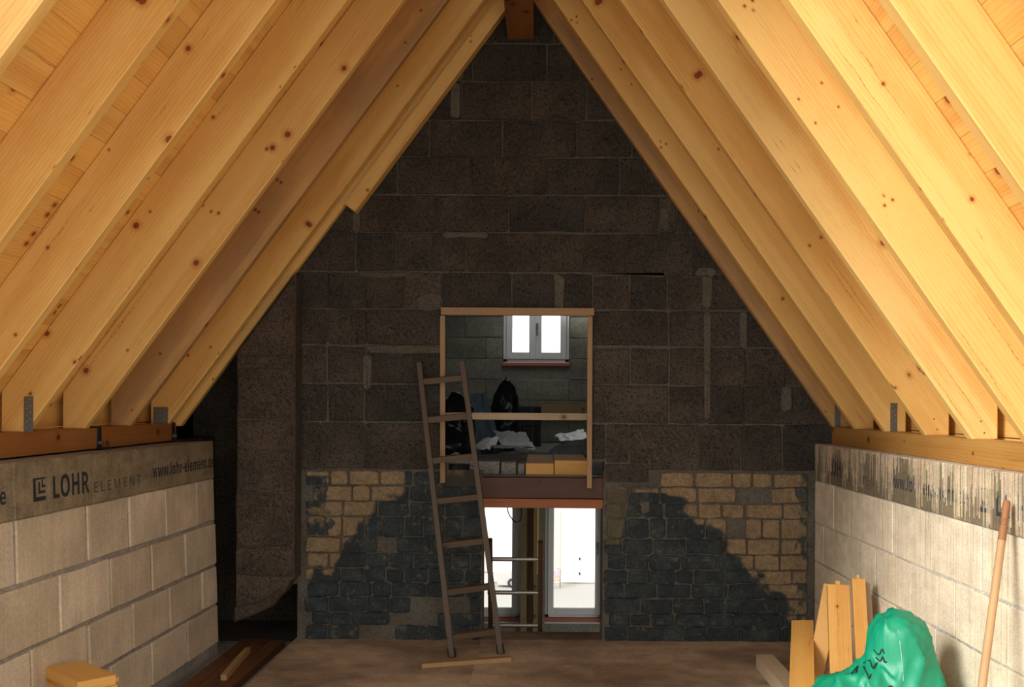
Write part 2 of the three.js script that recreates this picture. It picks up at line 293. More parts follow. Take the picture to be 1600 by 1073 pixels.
// ---------------------------------------------------------------- gable wall at the end of the attic
const wallBack = structure('wall_back', 'dark block gable wall with old brickwork at its foot', 'wall');
const OP = { up: [-0.667, 0.3125, 1.06, 2.158], low: [-0.396, 0.3875, 0, 0.862] };
{
  const top = (x) => Math.min((x + 2.25 + 0.42) / 0.735 + EYE, (1.75 + 0.42 - x) / 0.712 + EYE);
  const shape = new THREE.Shape([[-2.6, -1.6], [2.3, -1.6], [2.3, top(2.3)], [-0.22, top(-0.22)], [-2.6, top(-2.6)], [-2.6, 1.95], [-1.935, 1.95], [-1.935, 0.26], [-1.6, 0.36], [-1.6, -0.1], [-2.6, -0.1]].map(p => new THREE.Vector2(...p)));
  const hole = pts => shape.holes.push(new THREE.Path(pts.map(p => new THREE.Vector2(...p))));
  hole([[OP.low[0], 0], [OP.low[1], 0], [OP.low[1], 0.9], [0.398, 0.9], [0.398, 1.167], [OP.up[1], 1.167], [OP.up[1], OP.up[3]], [OP.up[0], OP.up[3]], [OP.up[0], 0.92], [OP.low[0], 0.92]]);
  const g = new THREE.ExtrudeGeometry(shape, { depth: 0.23, bevelEnabled: false }); g.translate(0, 0, -6.74);
  mesh('mortar', boxUV(g), M.mortar, wallBack);
  // mortar of the old brickwork, in its own coat
  for (const [a, b, c, d] of [[470, 755, 735, 1001], [943, 1275, 735, 1001]]) mesh('mortar', oldUV(slab(GX(a), GX(b), GY(d), GY(c), -6.54, -6.512, 0.001)), M.oldJoint, wallBack);
  const r = rng(5), rows = [
    [-60, 10, [790]], [10, 69, [770, 862]], [69, 128, [735, 852]], [128, 188, [718, 828, 914]], [188, 246, [668, 783, 899, 985]], [246, 305, [619, 735, 850, 966]],
    [305, 364, [560, 679, 793, 912, 1028, 1056]], [364, 426, [555, 617, 728, 845, 975, 1077]], [426, 484, [435, 512, 571, 630, 690, 798, 866, 925, 983, 1041, 1104, 1155]],
    [484, 541, [440, 511, 572, 690, 925, 1044, 1103, 1163, 1225]], [541, 601, [440, 511, 572, 690, 925, 985, 1045, 1106, 1165, 1228]],
    [601, 661, [430, 512, 570, 690, 925, 1045, 1105, 1162, 1240]], [661, 735, [430, 500, 570, 690, 925, 985, 1095, 1158, 1222]],
  ];
  for (const [ya, yb, joints] of rows) {
    const y0 = GY(yb), y1 = GY(ya), xl = Math.max(y0 < 1.9 ? -1.93 : -2.55, LX(y1) - 0.35), xr = Math.min(2.25, RX(y1) + 0.35), xs = [xl, ...joints.map(GX).filter(x => x > xl + 0.04 && x < xr - 0.04), xr];
    for (let i = 0; i + 1 < xs.length; i++) {
      let a = xs[i], b = xs[i + 1];
      if (y0 < 2.1 && a > -0.68 && b < 0.33) continue;                       // the upper opening
      let c = y0;
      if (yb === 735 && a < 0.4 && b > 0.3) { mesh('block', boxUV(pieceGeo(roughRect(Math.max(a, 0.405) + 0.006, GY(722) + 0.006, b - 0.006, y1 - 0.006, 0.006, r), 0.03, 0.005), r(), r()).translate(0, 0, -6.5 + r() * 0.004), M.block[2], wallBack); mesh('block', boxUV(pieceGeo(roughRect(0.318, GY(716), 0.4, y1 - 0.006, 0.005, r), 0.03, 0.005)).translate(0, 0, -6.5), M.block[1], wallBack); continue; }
      const gx = 0.002 + r() * r() * 0.012, gy = 0.003 + r() * 0.007;
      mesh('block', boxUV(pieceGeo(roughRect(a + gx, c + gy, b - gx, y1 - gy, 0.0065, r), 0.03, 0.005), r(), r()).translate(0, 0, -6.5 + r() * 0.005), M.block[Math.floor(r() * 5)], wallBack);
    }
  }
  // mortar smeared over the joints
  for (const [xa, ya, xb, yb] of [[703, 95, 722, 128], [700, 132, 716, 184], [866, 430, 880, 482], [652, 462, 690, 486], [1096, 428, 1112, 480], [1100, 484, 1110, 655], [1085, 418, 1118, 430], [1155, 485, 1166, 540], [550, 330, 562, 366], [690, 362, 760, 372], [560, 425, 640, 434], [572, 543, 690, 552], [568, 555, 580, 610], [1030, 325, 1042, 358], [925, 424, 1040, 431], [1222, 600, 1236, 640], [1000, 758, 1016, 800]])
    mesh('mortar_smear', boxUV(pieceGeo(roughRect(GX(xa), GY(yb), GX(xb), GY(ya), 0.012, r), 0.02, 0.003), r(), r()).translate(0, 0, -6.491), M.mortar, wallBack);
  // block beside the notch and the old small bricks
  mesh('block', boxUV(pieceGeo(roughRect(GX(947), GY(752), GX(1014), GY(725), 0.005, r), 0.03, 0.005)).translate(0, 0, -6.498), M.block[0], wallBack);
  const by = [737, 760, 785, 808, 840, 865, 889, 911, 934, 958, 978, 1001];
  const runs = [[478, 755], [945, 1264]];
  for (let k = 0; k + 1 < by.length; k++) for (const [xa, xb] of runs) {
    let x = xa + (k % 2 ? r() * 12 : 0); const tall = by[k + 1] - by[k] > 28, end = k === 0 && xa < 600 ? 688 : xb;
    if (k === 0 && xa > 900) x = 1032;
    while (x < end - 12) {
      let w = tall ? 27 + r() * 8 : (r() < 0.45 ? 28 + r() * 12 : 48 + r() * 16); if (x + w > end - 16) w = end - x;
      if (r() > 0.03) {
        const g = 0.9 + r() * 1.2;
        const geo = pieceGeo(roughRect(GX(x + g), GY(by[k + 1] - g * 0.7), GX(x + w - g), GY(by[k] + g * 0.6), 0.007, r), 0.04, 0.006);
        mesh('brick', oldUV(geo.translate(0, 0, -6.494 + r() * 0.008)), M.oldBrick, wallBack);
      }
      x += w;
    }
  }
}
{ // closed recess behind the pillar, added to keep the gap dark
  const n = structure('wall_added_recess', 'added closed recess keeping the gap by the masonry pillar dark', 'wall');
  for (const [a, b, c, d, e, f] of [[-2.65, -1.58, -0.2, 2.1, -7.5, -7.4], [-2.75, -2.6, -0.2, 2.1, -7.5, -6.4], [-2.8, -2.435, -0.2, 1.28, -7.4, -6.1], [-1.6, -1.55, -0.1, 0.4, -7.5, -6.745], [-1.95, -1.9, 0.3, 2.1, -7.5, -6.745], [-2.65, -1.55, 1.96, 2.05, -7.5, -6.745], [-2.65, -1.55, -0.2, -0.08, -7.5, -6.745]]) mesh('lining', boxUV(slab(a, b, c, d, e, f)), M.pillar, n);
}
// beam and lintel between the two openings, battens round the upper one
tag(timber('floor_beam', V(-0.664, 0.988, -6.6), V(0.396, 0.988, -6.6), 0.13, 0.16, V(0, 0, 1), M.oldBeam, scene, 41), 'dark brown floor beam between the two wall openings', 'beam');
tag(timber('lintel', V(-0.42, 0.891, -6.61), V(0.3875, 0.888, -6.61), 0.058, 0.22, V(0, 0, 1), M.redBeam, scene, 43), 'thin red-brown timber lintel above the lower opening', 'lintel');
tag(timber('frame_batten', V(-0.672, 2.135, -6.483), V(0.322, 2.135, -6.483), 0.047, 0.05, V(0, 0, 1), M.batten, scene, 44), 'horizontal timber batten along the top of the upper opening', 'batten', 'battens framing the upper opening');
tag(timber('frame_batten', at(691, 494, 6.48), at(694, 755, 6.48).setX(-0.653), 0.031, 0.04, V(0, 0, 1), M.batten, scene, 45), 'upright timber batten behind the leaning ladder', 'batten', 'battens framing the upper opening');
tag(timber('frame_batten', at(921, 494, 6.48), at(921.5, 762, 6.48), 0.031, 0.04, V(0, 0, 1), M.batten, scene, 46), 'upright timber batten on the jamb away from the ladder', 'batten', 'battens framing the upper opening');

// chimney pillar in the corner
{
  const p = structure('wall_pillar', 'brown rendered masonry pillar in the corner of the gable', 'pillar');
  const x0 = -1.945, x1 = -1.575, tp = x => (x + 2.25) / 0.735 + EYE - 0.12;
  const s = new THREE.Shape([[x0, 0.16], [x0 + 0.12, 0.20], [x0 + 0.22, 0.245], [x1 - 0.06, 0.335], [x1 - 0.03, 0.40], [x1, 0.42], [x1, tp(x1)], [x0, tp(x0)]].map(q => new THREE.Vector2(...q)));
  const g = new THREE.ExtrudeGeometry(s, { depth: 0.16, bevelEnabled: true, bevelSize: 0.006, bevelOffset: -0.006, bevelThickness: 0.006, bevelSegments: 1 }); g.translate(0, 0, -6.49);
  mesh('shaft', boxUV(g, 0.3, 0.2), M.pillar, p);
  const r = rng(15);
  for (const [a, b] of [[0.29, 0.62], [0.62, 0.965], [0.965, 1.43], [1.43, 1.76], [1.76, 2.05]]) {
    const yy = a === 0.29 ? 0.43 : a;
    mesh('block', boxUV(pieceGeo(roughRect(x0 + 0.004, yy + 0.012, x1 - 0.006, Math.min(b, tp(x0)) - 0.008, 0.012, r), 0.03, 0.006), r(), r()).translate(0, 0, -6.313), M.pillar, p);
  }
  mesh('broken_edge', boxUV(pieceGeo([[x0, 0.15], [x0 + 0.13, 0.2], [x0 + 0.24, 0.25], [x1 - 0.05, 0.345], [x1 - 0.09, 0.36], [x0 + 0.16, 0.28], [x0, 0.24]], 0.08, 0.01)).translate(0, 0, -6.285), M.pillar, p);
}

// ---------------------------------------------------------------- side walls
function sideWall(name, label, left, far, turn, lean, courses, jointsByRow, bandJoints, bandMat, len) {
  const w = structure(name, label, 'wall'); w.position.set(far, 0, -6.5); w.rotation.set(0, turn, lean);
  const s = left ? 1 : -1, r = rng(left ? 201 : 211), z0 = left ? 0.12 : 0;
  const core = slab(left ? -0.36 : 0.0045, left ? -0.008 : 0.36, -0.1, WALL_TOP, z0, len); mesh('mortar', boxUV(core), left ? M.sideMortar : M.limeJoint, w);
  const put = (nm, za, zb, ya, yb, rough, mat, uv, proud) => {
    const poly = (left ? (a, b, c, d) => roughRect(-b, c, -a, d, rough, r) : (a, b, c, d) => roughRect(a, c, b, d, rough, r))(za, zb, ya, yb);
    let g = pieceGeo(poly, 0.04, 0.004); g.rotateY(left ? Math.PI / 2 : -Math.PI / 2); g.translate(s * proud, 0, 0); g = g.index ? g.toNonIndexed() : g;
    const p = g.attributes.position, a = new Float32Array(p.count * 2);
    for (let i = 0; i < p.count; i++) [a[i * 2], a[i * 2 + 1]] = uv(p.getZ(i), p.getY(i));
    g.setAttribute('uv', new THREE.BufferAttribute(a, 2)); mesh(nm, g, mat, w);
  };
  for (let k = 0; k < courses.length - 1; k++) {
    const ya = courses[k + 1], yb = courses[k], zs = [z0, ...jointsByRow[k]]; while (zs[zs.length - 1] < len) zs.push(Math.min(len, zs[zs.length - 1] + 0.49));
    for (let i = 0; i + 1 < zs.length; i++) {
      const ox = r(), oy = r(), m = left ? M.sideBlock[Math.floor(r() * 3)] : M.limeWall, g = left ? 0.006 + r() * 0.008 : 0.005;
      put('block', zs[i] + g, zs[i + 1] - g, ya + g, yb - (k ? g : 0.002), 0.004, m, left ? (z, y) => [z + ox, y + oy] : (z, y) => [z / 3, y / 1.05], (left ? 0.001 : -0.003) + r() * 0.004);
    }
  }
  const bz = [z0, ...bandJoints, len];
  for (let i = 0; i + 1 < bz.length; i++) put('lintel_block', bz[i] + 0.003, bz[i + 1] - 0.003, courses[0] + 0.002, WALL_TOP, 0.002, bz[i] >= 3 ? M.bandPlain : bandMat, left ? (z, y) => [1 - z / 3, (y - courses[0]) / 0.24] : (z, y) => [z / 3, (y - courses[0]) / 0.24], 0.001);
  return w;
}
const LEN_L = 4.1, LEN_R = 4.2;
sideWall('wall_left', 'low tan block wall with a grey printed top course', true, -2.065, -0.032, 0.035, [1.05, 0.775, 0.50, 0.25, 0.0], [[0.43, 0.89, 1.35, 1.79, 2.39], [0.63, 1.09, 1.57, 2.06], [0.38, 0.87, 1.34, 1.81], [0.63, 1.12, 1.6]], [0.98, 2.39, 3.0], M.bandLeft, LEN_L);
sideWall('wall_right', 'low block wall streaked with pale lime under the broom handle', false, 1.765, 0.014, 0, [1.05, 0.78, 0.53, 0.27, 0.0], [[0.41, 0.9, 1.4, 1.9, 2.4], [0.2, 0.66, 1.15, 1.65, 2.15], [0.45, 0.95, 1.45, 1.95], [0.2, 0.7, 1.2]], [0.96, 2.02, 3.0], M.bandRight, LEN_R);

// ---------------------------------------------------------------- floor
{
  const f = structure('floor', 'dusty brown attic floor', 'floor');
  mesh('floor_panel', boxUV(slab(-1.61, 1.95, -0.2, 0, -6.74, 1.2), 0.1, 0.3, 0.25), M.floor, f);
  mesh('floor_strip', boxUV(slab(-2.5, -1.6, -0.2, -0.075, -6.74, 1.2), 0, 0, 0.25), M.grey, f);
}
// formwork boards in the low strip beside the left wall
[[-1.985, -1.90], [-1.895, -1.80], [-1.795, -1.70]].forEach(([a, b], i) => tag(timber('floor_board', V((a + b) / 2, -0.052, -6.62 + i * 0.015), V((a + b) / 2 - 0.03, -0.052, -3.6), b - a, 0.045, V(0, 1, 0), M.brownPlank, scene, 61 + i),
  ['brown floor board right against the tan block wall', 'brown floor board carrying the thin lath', 'brown floor board along the open gap in the floor'][i], 'board', 'boards in the low strip of the floor'));
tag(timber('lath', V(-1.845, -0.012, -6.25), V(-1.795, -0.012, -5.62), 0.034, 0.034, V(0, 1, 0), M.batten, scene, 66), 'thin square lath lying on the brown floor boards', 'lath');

// ---------------------------------------------------------------- roof: sheathing, rafters, plates, ridge
function roofSide(side, name, label, zEnd) {
  const S = slope[side], c = structure(name, label, 'ceiling');
  const len = 6.78 + zEnd, zc = (zEnd - 6.78) / 2, bw = 0.141, r = rng(side === 'L' ? 17 : 19);
  const top = V(RIDGE_X, RIDGE_Y, 0).addScaledVector(S.n, RH + 0.013), m = new THREE.Matrix4().makeBasis(S.d.clone(), S.n.clone().multiplyScalar(side === 'L' ? -1 : 1), V(0, 0, 1));
  const geos = [0, 1, 2, 3].map(k => grainUV(cbox(bw - 0.0012, 0.024, len, 0.004), V(0, 0, 1), k * 0.29, k * 0.23));
  for (let s = -0.08, i = 0; s < 4.35; s += bw, i++) {
    const b = mesh('board', geos[Math.floor(r() * 4)], M.board[Math.floor(r() * 3)], c);
    b.applyMatrix4(m.clone().setPosition(top.clone().addScaledVector(S.d, s + bw / 2).setZ(zc).addScaledVector(S.n, (r() - 0.5) * 0.002)));
  }
  const um = mesh('roof_underlay', cbox(4.6, 0.01, len, 0.002), M.slate, c); um.applyMatrix4(m.clone().setPosition(top.clone().addScaledVector(S.d, 2.15).setZ(zc).addScaledVector(S.n, 0.022)));
  // boards that close the eave behind the wall plate
  const px = side === 'L' ? -2.53 : 2.03;
  for (const [a, b] of [[1.27, 1.405], [1.41, 1.545], [1.55, 1.69]]) mesh('eave_board', grainUV(slab(px - 0.012, px + 0.012, a, b, -6.78, zEnd), V(0, 0, 1), r(), r()), M.board[1], c);
}
roofSide('L', 'ceiling_left', 'pine boarding above the rafters over the printed wall', ROOF_END_LEFT);
roofSide('R', 'ceiling_right', 'pine boarding above the rafters over the lime-streaked wall', ROOF_END_RIGHT);

function rafter(side, z, mat, label, t = RT, seed = 0) {
  const S = slope[side], sg = side === 'L' ? -1 : 1, x = S.x, vt = RH / Math.abs(S.n.y);          // height of the rafter measured upright
  const foot = x(PLATE_TOP), xb = foot + sg * 0.11, yTop = y => y + vt;
  const under = X => EYE + (side === 'L' ? (X + 2.25) / 0.735 : (1.75 - X) / 0.712);
  let poly = [[RIDGE_X, RIDGE_Y], [foot, PLATE_TOP], [xb, PLATE_TOP], [xb, yTop(under(xb))], [RIDGE_X, yTop(RIDGE_Y)]];
  if (side === 'L') poly = poly.reverse();
  const c = 0.004, g = new THREE.ExtrudeGeometry(new THREE.Shape(poly.map(p => new THREE.Vector2(...p))), { depth: t - 2 * c, bevelEnabled: true, bevelThickness: c, bevelSize: c, bevelOffset: -c, bevelSegments: 1 });
  g.translate(0, 0, -t + c);
  const o = thing('rafter', label, 'rafter', side === 'L' ? 'rafters over the printed wall' : 'rafters over the lime-streaked wall');
  o.position.set(0, 0, -z);
  mesh('beam', grainUV(g, S.d, hash(seed, 1, 3), hash(seed, 2, 5), 0.2, 1 / 0.26), mat, o);
  return o;
}
function strap(parent, x, y0, w, h, z) {       // punched steel strap on a rafter's face
  const s = new THREE.Shape(rectPoly(0, 0, w, h).map(p => new THREE.Vector2(...p)));
  for (let y = 0.018; y < h - 0.01; y += 0.03) for (const q of w > 0.06 ? [0.25, 0.5, 0.75] : [0.32, 0.68]) { const p = new THREE.Path(); p.absarc(w * q, y + (q > 0.5 ? 0.012 : 0), 0.0032, 0, 7, true); if (y + 0.016 < h) s.holes.push(p); }
  const g = new THREE.ExtrudeGeometry(s, { depth: 0.0025, bevelEnabled: false, curveSegments: 5 }); g.translate(x, y0, z); return mesh('metal_strap', g, M.galv, parent);
}
const nth = ['first', 'second', 'third', 'fourth', 'fifth', 'sixth', 'seventh', 'eighth', 'ninth', 'tenth', 'eleventh', 'twelfth'];
const zL = [6.42, 6.28, 5.70, 5.13, 4.55, 3.975, 3.40, 2.82], zR = [6.42, 5.96, 5.43, 4.85, 4.33, 3.81, 3.30, 2.77, 2.24, 1.74];
zL.forEach((z, i) => {
  const o = rafter('L', z, i === 2 ? M.stained : M.wood[(i * 3 + 1) % 4], `${nth[i]} pine rafter out from the gable wall, over the printed wall`, RT, 300 + i * 7);
  if (i === 0) o.position.addScaledVector(slope.L.n, -0.03);
  if (i === 4) strap(o, LX(PLATE_TOP) - 0.005, PLATE_TOP, 0.042, 0.163, 0.001);
  if (i === 1) strap(o, LX(PLATE_TOP) - 0.093, PLATE_TOP, 0.092, 0.105, 0.001);
});
zR.forEach((z, i) => {
  const o = rafter('R', z, i === 0 ? M.stained : M.wood[(i * 3 + 2) % 4], `${nth[i]} pine rafter out from the gable wall, over the lime-streaked wall`, RT, 500 + i * 11);
  if (i === 0) strap(o, RX(PLATE_TOP) + 0.01, PLATE_TOP, 0.036, 0.157, 0.001);
  if (i === 2) strap(o, RX(PLATE_TOP) + 0.024, PLATE_TOP, 0.036, 0.157, 0.001);
  if (i > 2 && i < 6) for (const [dx, dy] of [[0.05, 0.03], [0.035, 0.08]]) mesh('screw', new THREE.SphereGeometry(0.004, 8, 5).scale(1, 1, 0.5).translate(RX(PLATE_TOP) + dx, PLATE_TOP + dy, 0.001), M.galv, o);
});
// doubling plank under the gable rafter, from the ridge to half way down
{
  const S = slope.L, a = V(LX(4.2), 4.2, -6.438), b = V(LX(2.83), 2.83, -6.438), n = S.n.clone().negate();
  tag(timber('doubling_plank', a.addScaledVector(n, 0.074), b.addScaledVector(n, 0.074), 0.09, 0.085, n, M.wood[1], scene, 71), 'short plank doubling the gable rafter from the ridge to half way', 'plank');
}
// wall plates and ridge beam
tag(timber('wall_plate', V(-2.363 - 0.06, 1.346, -6.42), V(-2.363 - 0.06, 1.346, -2.2), 0.12, 0.108, V(0, 1, 0), M.plate, scene, 81), 'red-brown wall plate beam on the printed wall', 'beam', 'wall plates under the rafters');
tag(timber('wall_plate', V(1.862 + 0.06, 1.346, -6.46), V(1.862 + 0.06, 1.346, -1.7), 0.12, 0.108, V(0, 1, 0), M.plateRight, scene, 82), 'brown wall plate beam on the lime-streaked wall', 'beam', 'wall plates under the rafters');
for (const [x, l] of [[-2.423, 'bare post under the plate end beyond the printed wall'], [1.922, 'bare post under the plate end beyond the broom handle']]) tag(timber('prop_post', V(x, -0.2, -2.28), V(x, 1.291, -2.28), 0.1, 0.1, V(0, 0, 1), M.wood[0], scene, 86), l, 'post');
tag(timber('ridge_beam', V(-0.165, 4.09, -6.5), V(-0.165, 4.09, -1.7), 0.17, 0.36, V(0, 1, 0), M.ridge, scene, 83), 'red-brown ridge beam at the top of the roof', 'beam');
// iron anchors that tie the left plate down
for (const [d, lab] of [[5.3, 'black iron anchor strap on the printed wall plate'], [6.36, 'black iron anchor strap on the plate end by the pillar']]) {
  const o = thing('anchor_strap', lab, 'strap', 'anchors on the wall plate'); o.position.set(-2.363, WALL_TOP, -d);
  mesh('strap', slab(-0.05, 0.006, 0, 0.118, -0.022, 0.022, 0.002), M.blackIron, o);
  mesh('bolt', rod(V(0.006, 0.03, 0.012), V(0.03, 0.03, 0.012), 0.012), M.galv, o); mesh('foot', slab(0, 0.06, 0, 0.008, -0.03, 0.03, 0.002), M.blackIron, o);
}

// ---------------------------------------------------------------- rooms behind the gable wall
const FARZ = -12.0, FX = px => (px - CX) * 12 / F, FY = py => EYE - (py - CY) * 12 / F;
{
  const far = structure('wall_far', 'grey block wall with windows across the back rooms', 'wall');
  const s = new THREE.Shape(rectPoly(-2.6, -1.8, 2.3, 3.2).map(p => new THREE.Vector2(...p)));
  const hole = (a, b, c, d) => s.holes.push(new THREE.Path(rectPoly(a, c, b, d).map(p => new THREE.Vector2(...p))));
  hole(FX(786), FX(889), FY(569), 2.78); hole(-1.0, FX(815), FY(975), 0.75); hole(FX(853), FX(946), FY(975), 0.75);
  const g = new THREE.ExtrudeGeometry(s, { depth: 0.3, bevelEnabled: false }); g.translate(0, 0, FARZ - 0.3); mesh('mortar', boxUV(g), M.farBlock[1], far);
  const r = rng(601);
  for (let k = 0, y = 1.07; y < 2.9; y += 0.25, k++) for (let x = -2.2 + (k % 2) * 0.25; x < 1.9; x += 0.5) {
    let a = x, b = x + 0.49; const y1 = y + 0.24;
    if (y1 > FY(569)) { if (a > FX(786) - 0.02 && b < FX(889) + 0.02) continue; if (a < FX(786) && b > FX(786)) b = FX(786) - 0.01; if (a < FX(889) && b > FX(889)) a = FX(889) + 0.01; if (b - a < 0.05) continue; }
    let yy = y1; if (y < FY(569) && y1 > FY(569) && !(b <= FX(786) || a >= FX(889))) yy = FY(569) - 0.008; if (yy - y < 0.03) continue;
    mesh('block', boxUV(pieceGeo(roughRect(a, y, b, yy, 0.004, r), 0.03, 0.004), r(), r()).translate(0, 0, FARZ + 0.012), M.farBlock[Math.floor(r() * 2)], far);
  }
  const sideL = structure('wall_side_left', 'side wall of the back rooms behind the ladder', 'wall'); mesh('masonry', boxUV(slab(-2.9, -2.6, 0.95, 3.2, -12.3, -6.74)), M.farBlock[1], sideL); mesh('plaster', boxUV(slab(-2.9, -2.6, -1.8, 0.95, -12.3, -6.74)), M.limeJoint, sideL);
  const sideR = structure('wall_side_right', 'side wall of the back rooms away from the ladder', 'wall'); mesh('masonry', boxUV(slab(2.3, 2.6, 0.95, 3.2, -12.3, -6.74)), M.farBlock[1], sideR); for (const [y0, y1, z0, z1] of [[-1.8, -1.5, -12.3, -6.74], [0.6, 0.95, -12.3, -6.74], [-1.5, 0.6, -12.3, -11.4], [-1.5, 0.6, -9.2, -6.74]]) mesh('plaster', boxUV(slab(2.3, 2.6, y0, y1, z0, z1)), M.limeJoint, sideR);  // unseen opening left in the lower plaster, added to light the window frames
  const lf = structure('floor_lower', 'concrete floor of the lower back room', 'floor'); mesh('screed', boxUV(slab(-2.9, 2.6, -1.8, -1.6, -12.3, -6.5)), M.limeJoint, lf);
  const uf = structure('floor_upper', 'concrete floor slab of the upper back room', 'floor'); mesh('slab', boxUV(slab(-1.55, 2.3, 0.93, 1.055, -12.0, -6.74)), M.grey, uf); mesh('slab', boxUV(slab(-2.6, -1.55, 0.93, 1.055, -12.0, -7.52)), M.grey, uf);
  const c = structure('ceiling_back', 'ceiling of the upper back room with a skylight opening', 'ceiling');
  for (const [a, b, d, e] of [[-2.9, -0.6, -12.3, -6.74], [0.3, 2.6, -12.3, -6.74], [-0.6, 0.3, -12.3, -11.7], [-0.6, 0.3, -10.85, -6.74]]) mesh('panel', boxUV(slab(a, b, 3.0, 3.15, d, e)), M.grey, c);
}
function windowUnit(n, label, x0, x1, y0, y1, z, mullions, handleX, sillRed) {
  const o = structure(`window_${n}`, label, 'window'), fw = 0.055, sw = 0.075;
  const bar = (nm, a, b, c, d, za, zb, m = M.pvc) => mesh(nm, slab(a, b, c, d, za, zb, 0.006), m, o);
  bar('window_frame', x0, x0 + fw, y0, y1, z - 0.07, z); bar('window_frame', x1 - fw, x1, y0, y1, z - 0.07, z); bar('window_frame', x0, x1, y1 - fw, y1, z - 0.07, z); bar('window_frame', x0, x1, y0, y0 + fw * 0.8, z - 0.07, z);
  const edges = [x0 + fw * 0.6, ...mullions, x1 - fw * 0.6];
  for (let i = 0; i + 1 < edges.length; i++) {
    const a = edges[i], b = edges[i + 1], c = y0 + fw * 0.6, d = y1 - fw * 0.6, sash = new THREE.Group(); sash.name = 'sash'; o.add(sash);
    const sb = (p, q, u, v) => mesh('sash_bar', slab(p, q, u, v, z - 0.055, z + 0.015, 0.006), M.pvc, sash);
    sb(a, a + sw, c, d); sb(b - sw, b, c, d); sb(a + sw, b - sw, c, c + sw * 1.15); sb(a + sw, b - sw, d - sw, d);
    mesh('pane', slab(a + sw - 0.008, b - sw + 0.008, c + sw, d - sw + 0.008, z - 0.028, z - 0.020, 0.001), M.glass, sash);
    if (Math.abs((a + b) / 2 - handleX) < (b - a) / 2) { mesh('handle', mergeGeometries([slab(handleX - 0.014, handleX + 0.014, sillRed[1] - 0.04, sillRed[1] + 0.04, z + 0.015, z + 0.025), slab(handleX - 0.01, handleX + 0.01, sillRed[1] - 0.11, sillRed[1] + 0.01, z + 0.04, z + 0.055), rod(V(handleX, sillRed[1], z + 0.02), V(handleX, sillRed[1], z + 0.05), 0.009).toNonIndexed()].map(g => { g.deleteAttribute('uv'); return g; })), M.galv, sash); }
  }
  mesh('window_sill', slab(x0 - 0.01, x1 + 0.01, y0 - 0.045, y0 - 0.004, z - 0.1, z + 0.03, 0.004), M.redTrim, o);
  if (sillRed[2]) mesh('sill_edge', slab(x0 - 0.02, x1 + 0.02, y0 - 0.075, y0 - 0.047, z - 0.1, z + 0.06, 0.004), M.white, o);
}
windowUnit(1, 'two-sash window high in the far block wall', FX(786), FX(889), FY(566), 2.78, FARZ + 0.012, [FX(836)], FX(837) + 0.012, [0, 2.45, false]);
windowUnit(2, 'tall courtyard window behind the rungs of both ladders', -1.0, FX(815), FY(967), 0.75, FARZ - 0.1, [], -5, [0, 0, true]);
windowUnit(3, 'tall courtyard window beside the red-brown ladder post', FX(853), FX(946), FY(967), 0.75, FARZ - 0.1, [], FX(936), [0, FY(853), true]);
// timber cladding on the pier between the courtyard windows
for (const [a, b, m, lab] of [[815, 825, M.greenish, 'pale'], [826, 834, M.oldBeam, 'dark'], [835, 841, M.greenish, 'yellowish']]) {
  const o = timber('pier_board', V(FX((a + b) / 2), -1.6, FARZ + 0.03), V(FX((a + b) / 2), 0.92, FARZ + 0.03), (b - a) * 12 / F, 0.03, V(0, 0, 1), m, scene, a);
  tag(o, `${lab} upright board on the pier between the courtyard windows`, 'board', 'boards on the window pier');
}
tag(timber('pier_lath', V(FX(842), -0.5, FARZ + 0.12), V(FX(842), 0.92, FARZ + 0.12), 0.022, 0.02, V(0, 0, 1), M.wood[2], scene, 95), 'thin yellow lath upright above the red-brown ladder post', 'lath');
{
  const c = new THREE.CatmullRomCurve3([at(792, 775, 11.6).setY(0.93), at(793, 770, 11.6), at(795, 800, 11.6), at(802, 812, 11.6), at(810, 817, 11.6), at(815, 811, 11.6), at(816, 780, 11.6), at(817, 770, 11.6).setY(0.93)]);
  tag(mesh('cable', new THREE.TubeGeometry(c, 30, 0.007, 6), M.blackIron), 'black cable hanging in a loop before the courtyard window', 'cable');
  const b = thing('carton', 'small white carton on the lower floor under the window', 'carton'); b.position.set(FX(848), -1.6, -11.55);
  mesh('box', slab(-0.13, 0.12, 0, 0.245, -0.09, 0.09, 0.006), M.white, b); mesh('flap', slab(-0.13, 0.12, 0.247, 0.253, -0.09, 0.0, 0.001), M.white, b);
}
